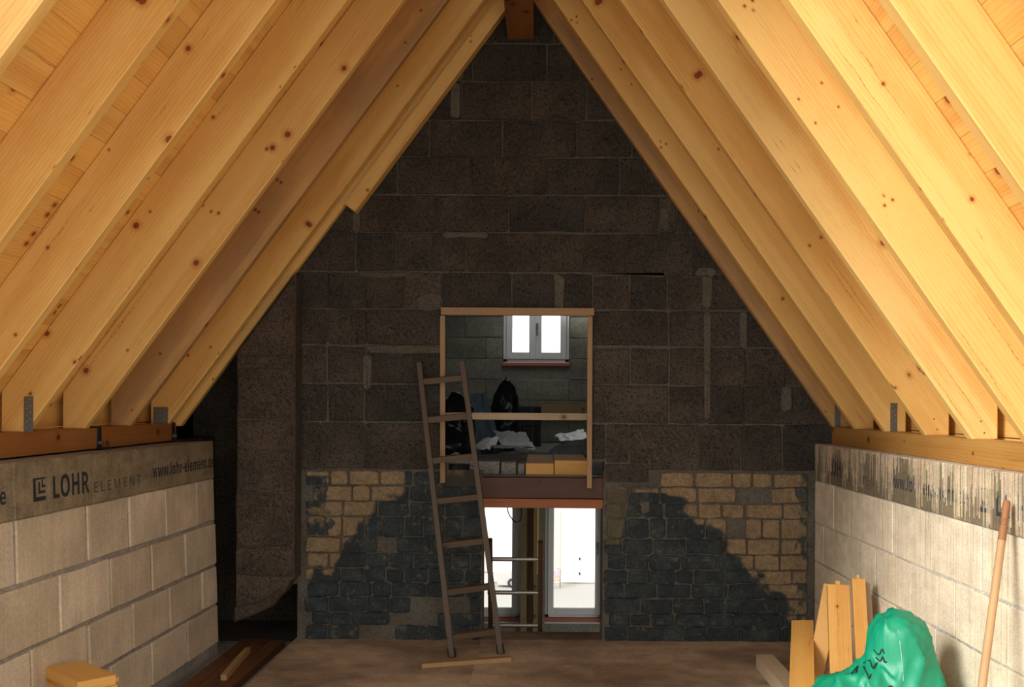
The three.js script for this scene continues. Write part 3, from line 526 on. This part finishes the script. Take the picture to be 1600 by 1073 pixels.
// ---------------------------------------------------------------- courtyard outside
{
  const gd = structure('ground', 'pale paved courtyard', 'ground'); mesh('paving', slab(-60, 60, -5.2, -5.0, -70, 40), std({ color: rgb(0.42, 0.40, 0.38), roughness: 0.9 }), gd);
  const D = 36, g = thing('garage', 'white garage with a wide door across the courtyard', 'garage'), X = px => (px - CX) * D / F, Y = py => EYE - (py - CY) * D / F;
  mesh('wall', slab(-6, 8, -5, 0.5, -D - 4, -D, 0.02), std({ color: rgb(0.72, 0.66, 0.62) }), g);
  mesh('door', slab(X(879), X(879) + 2.4, -4.95, Y(797), -D - 0.02, -D + 0.05, 0.01), std({ color: rgb(0.85, 0.85, 0.86) }), g);
  for (const y of [872, 895]) mesh('door_handle', slab(X(906), X(908), Y(y + 2), Y(y - 2), -D + 0.04, -D + 0.12, 0.004), M.blackIron, g);
  mesh('trim', slab(X(864), X(877), -5, Y(798), -D - 0.02, -D + 0.03, 0.01), std({ color: rgb(0.80, 0.58, 0.50) }), g);
  mesh('door', slab(X(771), X(771) + 0.72, -4.95, Y(797), -D - 0.02, -D + 0.05, 0.01), std({ color: rgb(0.85, 0.85, 0.86) }), g);
  mesh('roof', slab(-6.3, 8.3, 0.5, 0.7, -D - 4.3, -D + 0.4, 0.02), M.slate, g);
  // garden chair: bent tube frame, two cushions
  const ch = thing('garden_chair', 'tubular garden chair with faded cushions in the courtyard', 'chair'), P = at(868, 915, 35.2); ch.position.set(P.x, -5, -35.2);
  for (const sx of [-0.2, 0.2]) { const c = new THREE.CatmullRomCurve3([V(sx, 0.01, 0.25), V(sx, 0.3, 0.22), V(sx, 0.32, -0.1), V(sx, 0.6, -0.22), V(sx * 0.4, 0.62, -0.23)]); mesh('frame', new THREE.TubeGeometry(c, 24, 0.012, 6), M.galv, ch); mesh('leg', rod(V(sx, 0.3, -0.08), V(sx, 0.0, -0.25), 0.012), M.galv, ch); }
  mesh('seat', slab(-0.18, 0.18, 0.25, 0.3, -0.12, 0.22, 0.015), std({ color: rgb(0.62, 0.4, 0.28) }), ch); mesh('backrest', slab(-0.18, 0.18, 0.32, 0.58, -0.2, -0.16, 0.015), std({ color: rgb(0.5, 0.42, 0.5) }), ch);
  // handcart, half hidden by the window frame
  const hc = thing('handcart', 'pale handcart with a dark wheel in the courtyard', 'cart'), q = at(790, 911, 35.4); hc.position.set(q.x, -5, -35.4);
  const tub = new THREE.Shape([[-0.35, 0.5], [-0.2, 0.1], [0.3, 0.08], [0.42, 0.55]].map(p => new THREE.Vector2(...p))), tg = new THREE.ExtrudeGeometry(tub, { depth: 0.5, bevelEnabled: true, bevelSize: 0.02, bevelThickness: 0.02, bevelSegments: 2 }); tg.translate(0, 0, -0.25);
  mesh('tub', tg, std({ color: rgb(0.5, 0.48, 0.47) }), hc); mesh('wheel', new THREE.TorusGeometry(0.13, 0.035, 8, 20).translate(0.28, 0.165, 0.3), M.blackIron, hc); mesh('handle', rod(V(-0.3, 0.45, 0), V(-0.75, 0.5, 0), 0.018), M.galv, hc); mesh('leg', rod(V(-0.15, 0.12, 0.1), V(-0.2, 0, 0.1), 0.02), M.galv, hc);
}

// ---------------------------------------------------------------- ladders
{
  const o = thing('ladder', 'long ladder leaning across the upper opening of the gable', 'ladder');
  const L0 = at(709, 1027, 6.06), R0 = at(785, 1021, 6.15), L1 = at(655, 568, 6.40), R1 = at(722, 566, 6.41);
  const rail = (a, b, s) => { const m = timber('rail', a, b, 0.03, 0.058, V(0, 0, 1), M.ladderWood, o, s); return m; };
  rail(L0, L1, 101); rail(R0, R1, 102);
  for (const [a, u] of [[L0, L1], [R0, R1]]) mesh('foot', rod(a.clone().add(V(0, -0.002, 0)), a.clone().lerp(u, 0.03), 0.026, 0.024, 10), M.blackIron, o);
  [998, 930, 859, 790, 726, 661, 599].forEach((py, i) => {
    const t = (1027 - py) / (1027 - 568), a = L0.clone().lerp(L1, t), b = R0.clone().lerp(R1, t + 0.012);
    timber('rung', a, b, 0.028, 0.036, V(0, 1, 0.15), M.ladderWood, o, 110 + i);
  });
}
{
  const o = thing('ladder', 'red-brown ladder with bare metal rungs rising from the lower floor', 'ladder'), z = 6.95;
  const rails = [[at(767, 843, z), 765], [at(846, 846, z), 846]];
  for (const [p, b] of rails) { const q = p.clone(); q.y = -1.6; q.z += 0.0; q.z = -7.5; timber('rail', q, p, 0.032, 0.06, V(0, 0, 1), M.oldBeam, o, b); }
  for (let k = 0; k < 8; k++) {
    const y = at(0, 875 + k * 55, z).y, f = (rails[0][0].y - y) / (rails[0][0].y + 1.6), zz = -z - f * 0.55;
    if (y < -1.5) break;
    mesh('rung', rod(V(rails[0][0].x - 0.02, y, zz), V(rails[1][0].x + 0.02, y, zz), 0.015, 0.015, 12), M.alu, o);
  }
}
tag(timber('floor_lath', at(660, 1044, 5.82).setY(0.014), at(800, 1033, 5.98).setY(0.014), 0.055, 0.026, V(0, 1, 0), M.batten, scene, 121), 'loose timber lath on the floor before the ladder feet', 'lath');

// ---------------------------------------------------------------- upper back room: planks and rubbish
tag(timber('guard_plank', at(694, 650.5, 6.80), at(919, 650.5, 6.80), 0.046, 0.05, V(0, 0, 1), M.pale, scene, 131), 'pale guard plank across the upper opening', 'plank');
tag(timber('far_plank', V(FX(844), 1.46, FARZ + 0.06), V(1.6, 1.46, FARZ + 0.06), 0.115, 0.04, V(0, 0, 1), M.batten, scene, 132), 'brown plank on edge against the far block wall', 'plank');
{
  const mk = (px0, px1, y1, len, mat, lab, name, seed) => { const x0 = GX(px0) * 6.78 / 6.5, x1 = GX(px1) * 6.78 / 6.5; const m = timber(name, V((x0 + x1) / 2, (1.056 + y1) / 2, -6.77), V((x0 + x1) / 2, (1.056 + y1) / 2, -6.77 - len), x1 - x0, y1 - 1.056, V(0, 1, 0), mat, scene, seed); return tag(m, lab, name === 'slab_block' ? 'block' : 'beam'); };
  mk(822, 866, 1.135, 1.1, M.offcut, 'squared orange timber beam end on the upper floor edge', 'timber_beam', 141);
  mk(867, 918, 1.155, 0.75, M.offcut, 'wide orange timber beam end beside the upright batten', 'timber_beam', 142);
  for (const [a, b, y, l] of [[744, 782, 1.145, 'grey concrete block on the upper floor edge beside the ladder rail'], [783, 808, 1.14, 'grey concrete block second along from the ladder rail'], [809, 821, 1.13, 'small grey concrete block against the squared timber beam']]) {
    const x0 = GX(a) * 6.8 / 6.5, x1 = GX(b) * 6.8 / 6.5, m = mesh('edge_block', boxUV(slab(x0 + 0.003, x1 - 0.003, 1.056, y, -7.05, -6.78, 0.006)), M.grey); tag(m, l, 'block', 'blocks on the upper floor edge');
  }
  const h = thing('hollow_block', 'grey hollow concrete block behind the lower ladder rungs', 'block'), x0 = GX(697) * 6.8 / 6.5, x1 = GX(742) * 6.8 / 6.5;
  const s = new THREE.Shape(rectPoly(x0, 1.056, x1, 1.15).map(p => new THREE.Vector2(...p))); s.holes.push(new THREE.Path(rectPoly(x0 + 0.02, 1.07, x1 - 0.03, 1.128).map(p => new THREE.Vector2(...p))));
  const g = new THREE.ExtrudeGeometry(s, { depth: 0.24, bevelEnabled: false }); g.translate(0, 0, -7.03); mesh('shell', boxUV(g), M.grey, h); mesh('web', boxUV(slab(x0, x1, 1.06, 1.14, -7.03, -7.0)), M.grey, h);
  // stack of dark pavers
  let k = 0;
  for (let row = 0; row < 2; row++) for (let c = 0; c < 3; c++) { const a = at(806 + c * 13.3, 690, 11).x, m = mesh('paver', boxUV(slab(a + 0.002, a + 0.088, 1.056 + row * 0.225, 1.275 + row * 0.225, -11.25, -11.0 + (k++ % 2) * 0.01, 0.006)), M.slate); tag(m, `dark paver in the ${row ? 'upper' : 'lower'} row of the stack, ${['next to the black bag', 'between two others', 'next to the brown plank'][c]}`, 'paver', 'stack of dark pavers'); }
}
// a closed lump: the outline of a smooth union of ellipsoids seen from its middle, creased
function blob(balls, c, nu, nv, crease, seed, base = null) {
  const sdf = p => { let d = 9; for (const [x, y, z, a, b, e] of balls) { const q = Math.hypot((p.x - x) / a, (p.y - y) / b, (p.z - z) / e), k = (q - 1) * Math.min(a, b, e), h = clamp(0.5 + 0.5 * (k - d) / 0.07); d = d > 8 ? k : k + (d - k) * h - 0.07 * h * (1 - h); } return d; };
  const g = new THREE.SphereGeometry(1, nu, nv), P = g.attributes.position, d = V(), q = V();
  for (let i = 0; i < P.count; i++) {
    d.fromBufferAttribute(P, i).normalize(); let lo = 0, hi = 1.6; for (let k = 0; k < 26; k++) { const m = (lo + hi) / 2; if (sdf(q.copy(c).addScaledVector(d, m)) > 0) hi = m; else lo = m; }
    const n1 = 1 - Math.abs(2 * vnoise(q.x * 11 + q.y * 5 + 40, q.z * 9 + q.y * 7 - q.x * 4 + 40, seed) - 1), n2 = 1 - Math.abs(2 * vnoise(q.x * 24 - q.y * 9 + 70, q.y * 19 + q.z * 22 + 70, seed + 1) - 1);
    q.copy(c).addScaledVector(d, lo + crease * (Math.pow(n1, 3) - 0.3) + crease * 0.5 * (Math.pow(n2, 3) - 0.3)); if (base !== null && q.y < base) q.y = base; P.setXYZ(i, q.x, q.y, q.z);
  }
  g.computeVertexNormals(); return g;
}
// a crumpled sheet: w x l, folded by noise
function sheet(w, l, amp, seed, n = 18, bend = 0) {
  const g = new THREE.PlaneGeometry(w, l, n, n).rotateX(-Math.PI / 2), P = g.attributes.position;
  for (let i = 0; i < P.count; i++) { const x = P.getX(i), z = P.getZ(i), f = Math.abs(2 * vnoise(x / w * 3 + 9, z / l * 3 + 9, seed) - 1) + 0.5 * Math.abs(2 * vnoise(x / w * 7 + 3, z / l * 7 + 4, seed + 1) - 1); P.setXYZ(i, x * (1 + 0.1 * (hash(i % (n + 1), 1, seed) - 0.5)), amp * f + bend * Math.max(0, -z / l + 0.1), z + w * 0.12 * (vnoise(x / w * 4, 1, seed + 2) - 0.5)); }
  g.computeVertexNormals(); return g;
}
{
  const U = 1.056;
  const bag = thing('rubbish_bag', 'upright black rubbish bag under the far window', 'bag', 'black bags in the upper room'), b0 = at(786, 690, 10.2);
  mesh('sack', blob([[b0.x, U + 0.2, -10.2, 0.19, 0.24, 0.17], [b0.x + 0.02, U + 0.45, -10.2, 0.13, 0.2, 0.11], [b0.x + 0.03, U + 0.62, -10.2, 0.06, 0.1, 0.05]], V(b0.x, U + 0.28, -10.2), 48, 36, 0.035, 701, U), M.blackPlastic, bag);
  mesh('tied_neck', new THREE.ConeGeometry(0.035, 0.08, 9).translate(b0.x + 0.03, U + 0.715, -10.2), M.blackPlastic, bag);
  const l0 = at(712, 690, 9.0), bag2 = tag(mesh('rubbish_bag', blob([[l0.x, U + 0.25, -9.0, 0.17, 0.30, 0.2], [l0.x - 0.05, U + 0.1, -8.85, 0.22, 0.13, 0.2]], V(l0.x, U + 0.2, -9), 48, 32, 0.04, 711, U), M.blackPlastic), 'bulky black rubbish bag behind the ladder', 'bag', 'black bags in the upper room');
  const r0 = at(897, 700, 9.0); tag(mesh('rubbish_bag', blob([[r0.x, U + 0.03, -9.0, 0.24, 0.08, 0.18], [r0.x + 0.12, U + 0.05, -9, 0.2, 0.08, 0.2]], V(r0.x, U + 0.04, -9), 48, 24, 0.02, 721, U), M.slate), 'flat dark sack behind the wide timber beam end', 'bag');
  const d0 = at(757, 650, 9.7); const t = mesh('tarpaulin', sheet(0.2, 0.66, 0.06, 731), M.blueSheet); t.position.set(d0.x, U + 0.27, d0.z); t.rotation.set(1.15, 0.25, -0.12); tag(t, 'blue-grey tarpaulin strip hanging beside the black bag', 'tarpaulin');
  const sheets = [['paper_sheet', 803, 690, 9.3, 0.32, 0.34, 0.05, 'white crumpled paper sheet below the guard plank', [0.5, 0.3, -0.2], 741], ['paper_sheet', 760, 696, 8.95, 0.2, 0.2, 0.05, 'white torn paper beside the tarpaulin strip', [0.6, -0.5, 0.3], 742], ['paper_sheet', 893, 684, 9.1, 0.28, 0.2, 0.05, 'white crumpled paper on top of the flat dark sack', [0.3, 0.2, 0.05], 743],
    ['paper_sheet', 716, 717, 7.6, 0.22, 0.16, 0.03, 'white scraps of paper on the hollow block', [0.1, 0.4, 0], 744], ['board_sheet', 706, 640, 9.12, 0.14, 0.24, 0.02, 'tilted white board sheet behind the ladder rail', [1.1, 0.3, -0.7], 745], ['paper_sheet', 800, 700, 8.6, 0.36, 0.3, 0.02, 'grey paper spread behind the edge blocks', [0, 0.2, 0], 746]];
  for (const [n, px, py, d, w, l, a, lab, rot, sd] of sheets) { const p = at(px, py, d), m = mesh(n, sheet(w, l, a, sd), n === 'board_sheet' || sd !== 746 ? M.paper : M.grey); m.position.copy(p); m.position.y = Math.max(p.y, U + 0.01); m.rotation.set(...rot); tag(m, lab, n === 'board_sheet' ? 'board' : 'paper'); }
  tag(mesh('rubble_heap', blob([[-0.3, U + 0.01, -8.05, 0.36, 0.05, 0.3], [-0.05, U + 0.02, -8.15, 0.22, 0.06, 0.22]], V(-0.22, U + 0.01, -8.08), 56, 24, 0.03, 751, U - 0.01), std({ color: rgb(0.2, 0.19, 0.16), map: T.pumice })), 'low heap of grey rubble on the upper floor', 'rubble');
}

// ---------------------------------------------------------------- right side of the attic: planks, bag, broom handle
function tongued(label, p0, p1, w, t, face, seed, mat, group = 'tongued boards leaning in the corner') {
  const o = thing('tongued_board', label, 'board', group), d = p1.clone().sub(p0).normalize(), L = p0.distanceTo(p1), x = face.clone().cross(d).normalize().negate(), y = d.clone().cross(x);
  const a = mesh('board', grainUV(cbox(w, t, L, 0.003), V(0, 0, 1), hash(seed, 3, 7), hash(seed, 5, 9)), mat, o), b = mesh('tongue', grainUV(slab(-w * 0.12, w * 0.09, -t * 0.18, t * 0.18, L / 2 - 0.002, L / 2 + 0.022, 0.002), V(0, 0, 1)), mat, o);
  o.applyMatrix4(new THREE.Matrix4().makeBasis(x, y, d).setPosition(p0.clone().add(p1).multiplyScalar(0.5))); return o;
}
const fr = V(-0.15, 0.1, 1).normalize();
tongued('short tongued board, lowest, sloping beside the floor beam', V(1.13, 0.03, -4.35), V(1.445, 0.335, -5.55), 0.118, 0.03, V(-0.2, 1, 0.4).normalize(), 801, M.offcut);
tongued('broad tongued board standing beside the lowest one', V(1.51, 0.0, -5.02), V(1.560, 0.592, -5.28), 0.112, 0.04, fr, 802, M.offcut);
tag(timber('leaning_board', V(1.40, 0.0, -5.20), V(1.565, 0.57, -5.40), 0.085, 0.03, V(-0.5, 0.1, 1).normalize(), M.offcut, scene, 803), 'plain board leaning behind the broad tongued board', 'board');
tongued('narrow tongued board, tallest, touching the pale strip', V(1.618, 0.0, -5.0), V(1.657, 0.63, -5.25), 0.066, 0.035, fr, 804, M.offcut);
tag(timber('leaning_board', V(1.70, 0.0, -5.1), V(1.716, 0.61, -5.3), 0.036, 0.03, fr, M.pale, scene, 805), 'thin pale strip next to the tallest tongued board', 'board');
tag(timber('squared_timber', V(1.30, 0.041, -5.85), V(1.305, 0.041, -4.62), 0.098, 0.08, V(0, 1, 0), M.pale, scene, 806), 'pale squared timber lying on the floor before the gable', 'timber');
tag(timber('leaning_board', V(1.66, 0, -3.5), V(1.782, 0.475, -3.7), 0.06, 0.025, V(-1, 0.2, 0), M.offcut, scene, 807), 'yellow board end against the wall below the broom handle', 'board');
{
  const g = thing('plastic_sack', 'bright green plastic sack slumped before the leaning boards', 'sack');
  const geo = blob([[1.52, 0.22, -4.18, 0.19, 0.28, 0.18], [1.50, 0.46, -4.2, 0.125, 0.20, 0.12], [1.49, 0.58, -4.2, 0.085, 0.06, 0.08], [1.25, 0.17, -4.15, 0.25, 0.21, 0.2], [1.32, 0.33, -4.2, 0.14, 0.1, 0.13]], V(1.43, 0.27, -4.18), 96, 64, 0.034, 811, 0.002);
  const sack = mesh('sack', geo, std({ color: rgb(0.004, 0.27, 0.145), roughness: 0.45 }), g); sack.updateMatrixWorld(true);
  const ray = new THREE.Raycaster(), eye = V(0, EYE, 0), onto = (px, py) => { const t = at(px, py, 1).sub(eye).normalize(); ray.set(eye, t); const h = ray.intersectObject(sack)[0]; return h && h.point.addScaledVector(h.face.normal, 0.0012); };
  // black lettering, broken up by the folds
  const marks = [[[1323, 1042], [1333, 1050], [1343, 1037], [1340, 1048]], [[1352, 1038], [1357, 1048], [1360, 1058], [1363, 1050]], [[1352, 1033], [1362, 1028], [1366, 1042], [1373, 1032]], [[1371, 1024], [1378, 1030], [1382, 1022], [1385, 1032], [1388, 1030]], [[1368, 1012], [1376, 1020], [1381, 1010], [1384, 1017]], [[1388, 1072], [1395, 1068], [1400, 1073]]];
  for (const mk of marks) { const pts = mk.map(p => onto(...p)).filter(Boolean); if (pts.length > 1) mesh('print', new THREE.TubeGeometry(new THREE.CatmullRomCurve3(pts, false, 'catmullrom', 0.1), 14, 0.0032, 5), M.blackIron, g); }
  const seam = [[1406, 982], [1409, 1005], [1412, 1030], [1414, 1060]].map(p => onto(...p)).filter(Boolean); if (seam.length > 1) mesh('seam', new THREE.TubeGeometry(new THREE.CatmullRomCurve3(seam), 20, 0.002, 5), std({ color: rgb(0.35, 0.5, 0.4) }), g);
}
{
  const o = thing('broom_handle', 'turned wooden broom handle leaning on the lime-streaked wall', 'handle'), a = V(1.445, 0, -3.45), b = V(1.765, 1.19, -3.80), L = a.distanceTo(b);
  const prof = [[0, 0], [0.015, 0.002], [0.0155, 0.4], [0.0148, L - 0.16], [0, L - 0.159]];
  const knob = [[0, L - 0.16], [0.0152, L - 0.159], [0.0148, L - 0.115], [0.0158, L - 0.105], [0.0125, L - 0.098], [0.012, L - 0.09], [0.0158, L - 0.083], [0.0125, L - 0.076], [0.0148, L - 0.04], [0.0148, L - 0.015], [0.011, L - 0.003], [0, L]];
  const kb = mesh('knob', grainUV(new THREE.LatheGeometry(knob.map(p => new THREE.Vector2(...p)), 18), V(0, 1, 0), 0.3, 0.1), woodOf(T.weathered, [0.62, 0.36, 0.22]), o); kb.geometry.computeVertexNormals();
  const m = mesh('shaft', grainUV(new THREE.LatheGeometry(prof.map(p => new THREE.Vector2(...p)), 18), V(0, 1, 0), 0.1, 0.4), M.handle, o);
  m.geometry.computeVertexNormals(); o.position.copy(a); o.quaternion.setFromUnitVectors(V(0, 1, 0), b.clone().sub(a).normalize());
}
// ---------------------------------------------------------------- pile of boards, bottom left
for (let k = 0; k < 9; k++) {
  const r = rng(900 + k), o = thing('piled_board', k === 8 ? 'topmost orange tongued board of the pile by the printed wall' : `orange tongued board, ${nth[k]} up from the floor in the pile by the printed wall`, 'board', 'pile of tongued boards'), L = 0.34;
  mesh('board', grainUV(cbox(0.16, 0.042, L, 0.003), V(0, 0, 1), r(), r()), M.offcut, o); mesh('tongue', grainUV(slab(-0.092, -0.078, -0.008, 0.008, -L / 2, L / 2, 0.002), V(0, 0, 1), r(), r()), M.offcut, o);
  o.position.set(-1.98 + r() * 0.008, 0.02 + k * 0.0435 - 0.0, -4.28 + r() * 0.01); o.rotation.y = -2.3 + (r() - 0.5) * 0.05;
}

renderer.render(scene, camera);
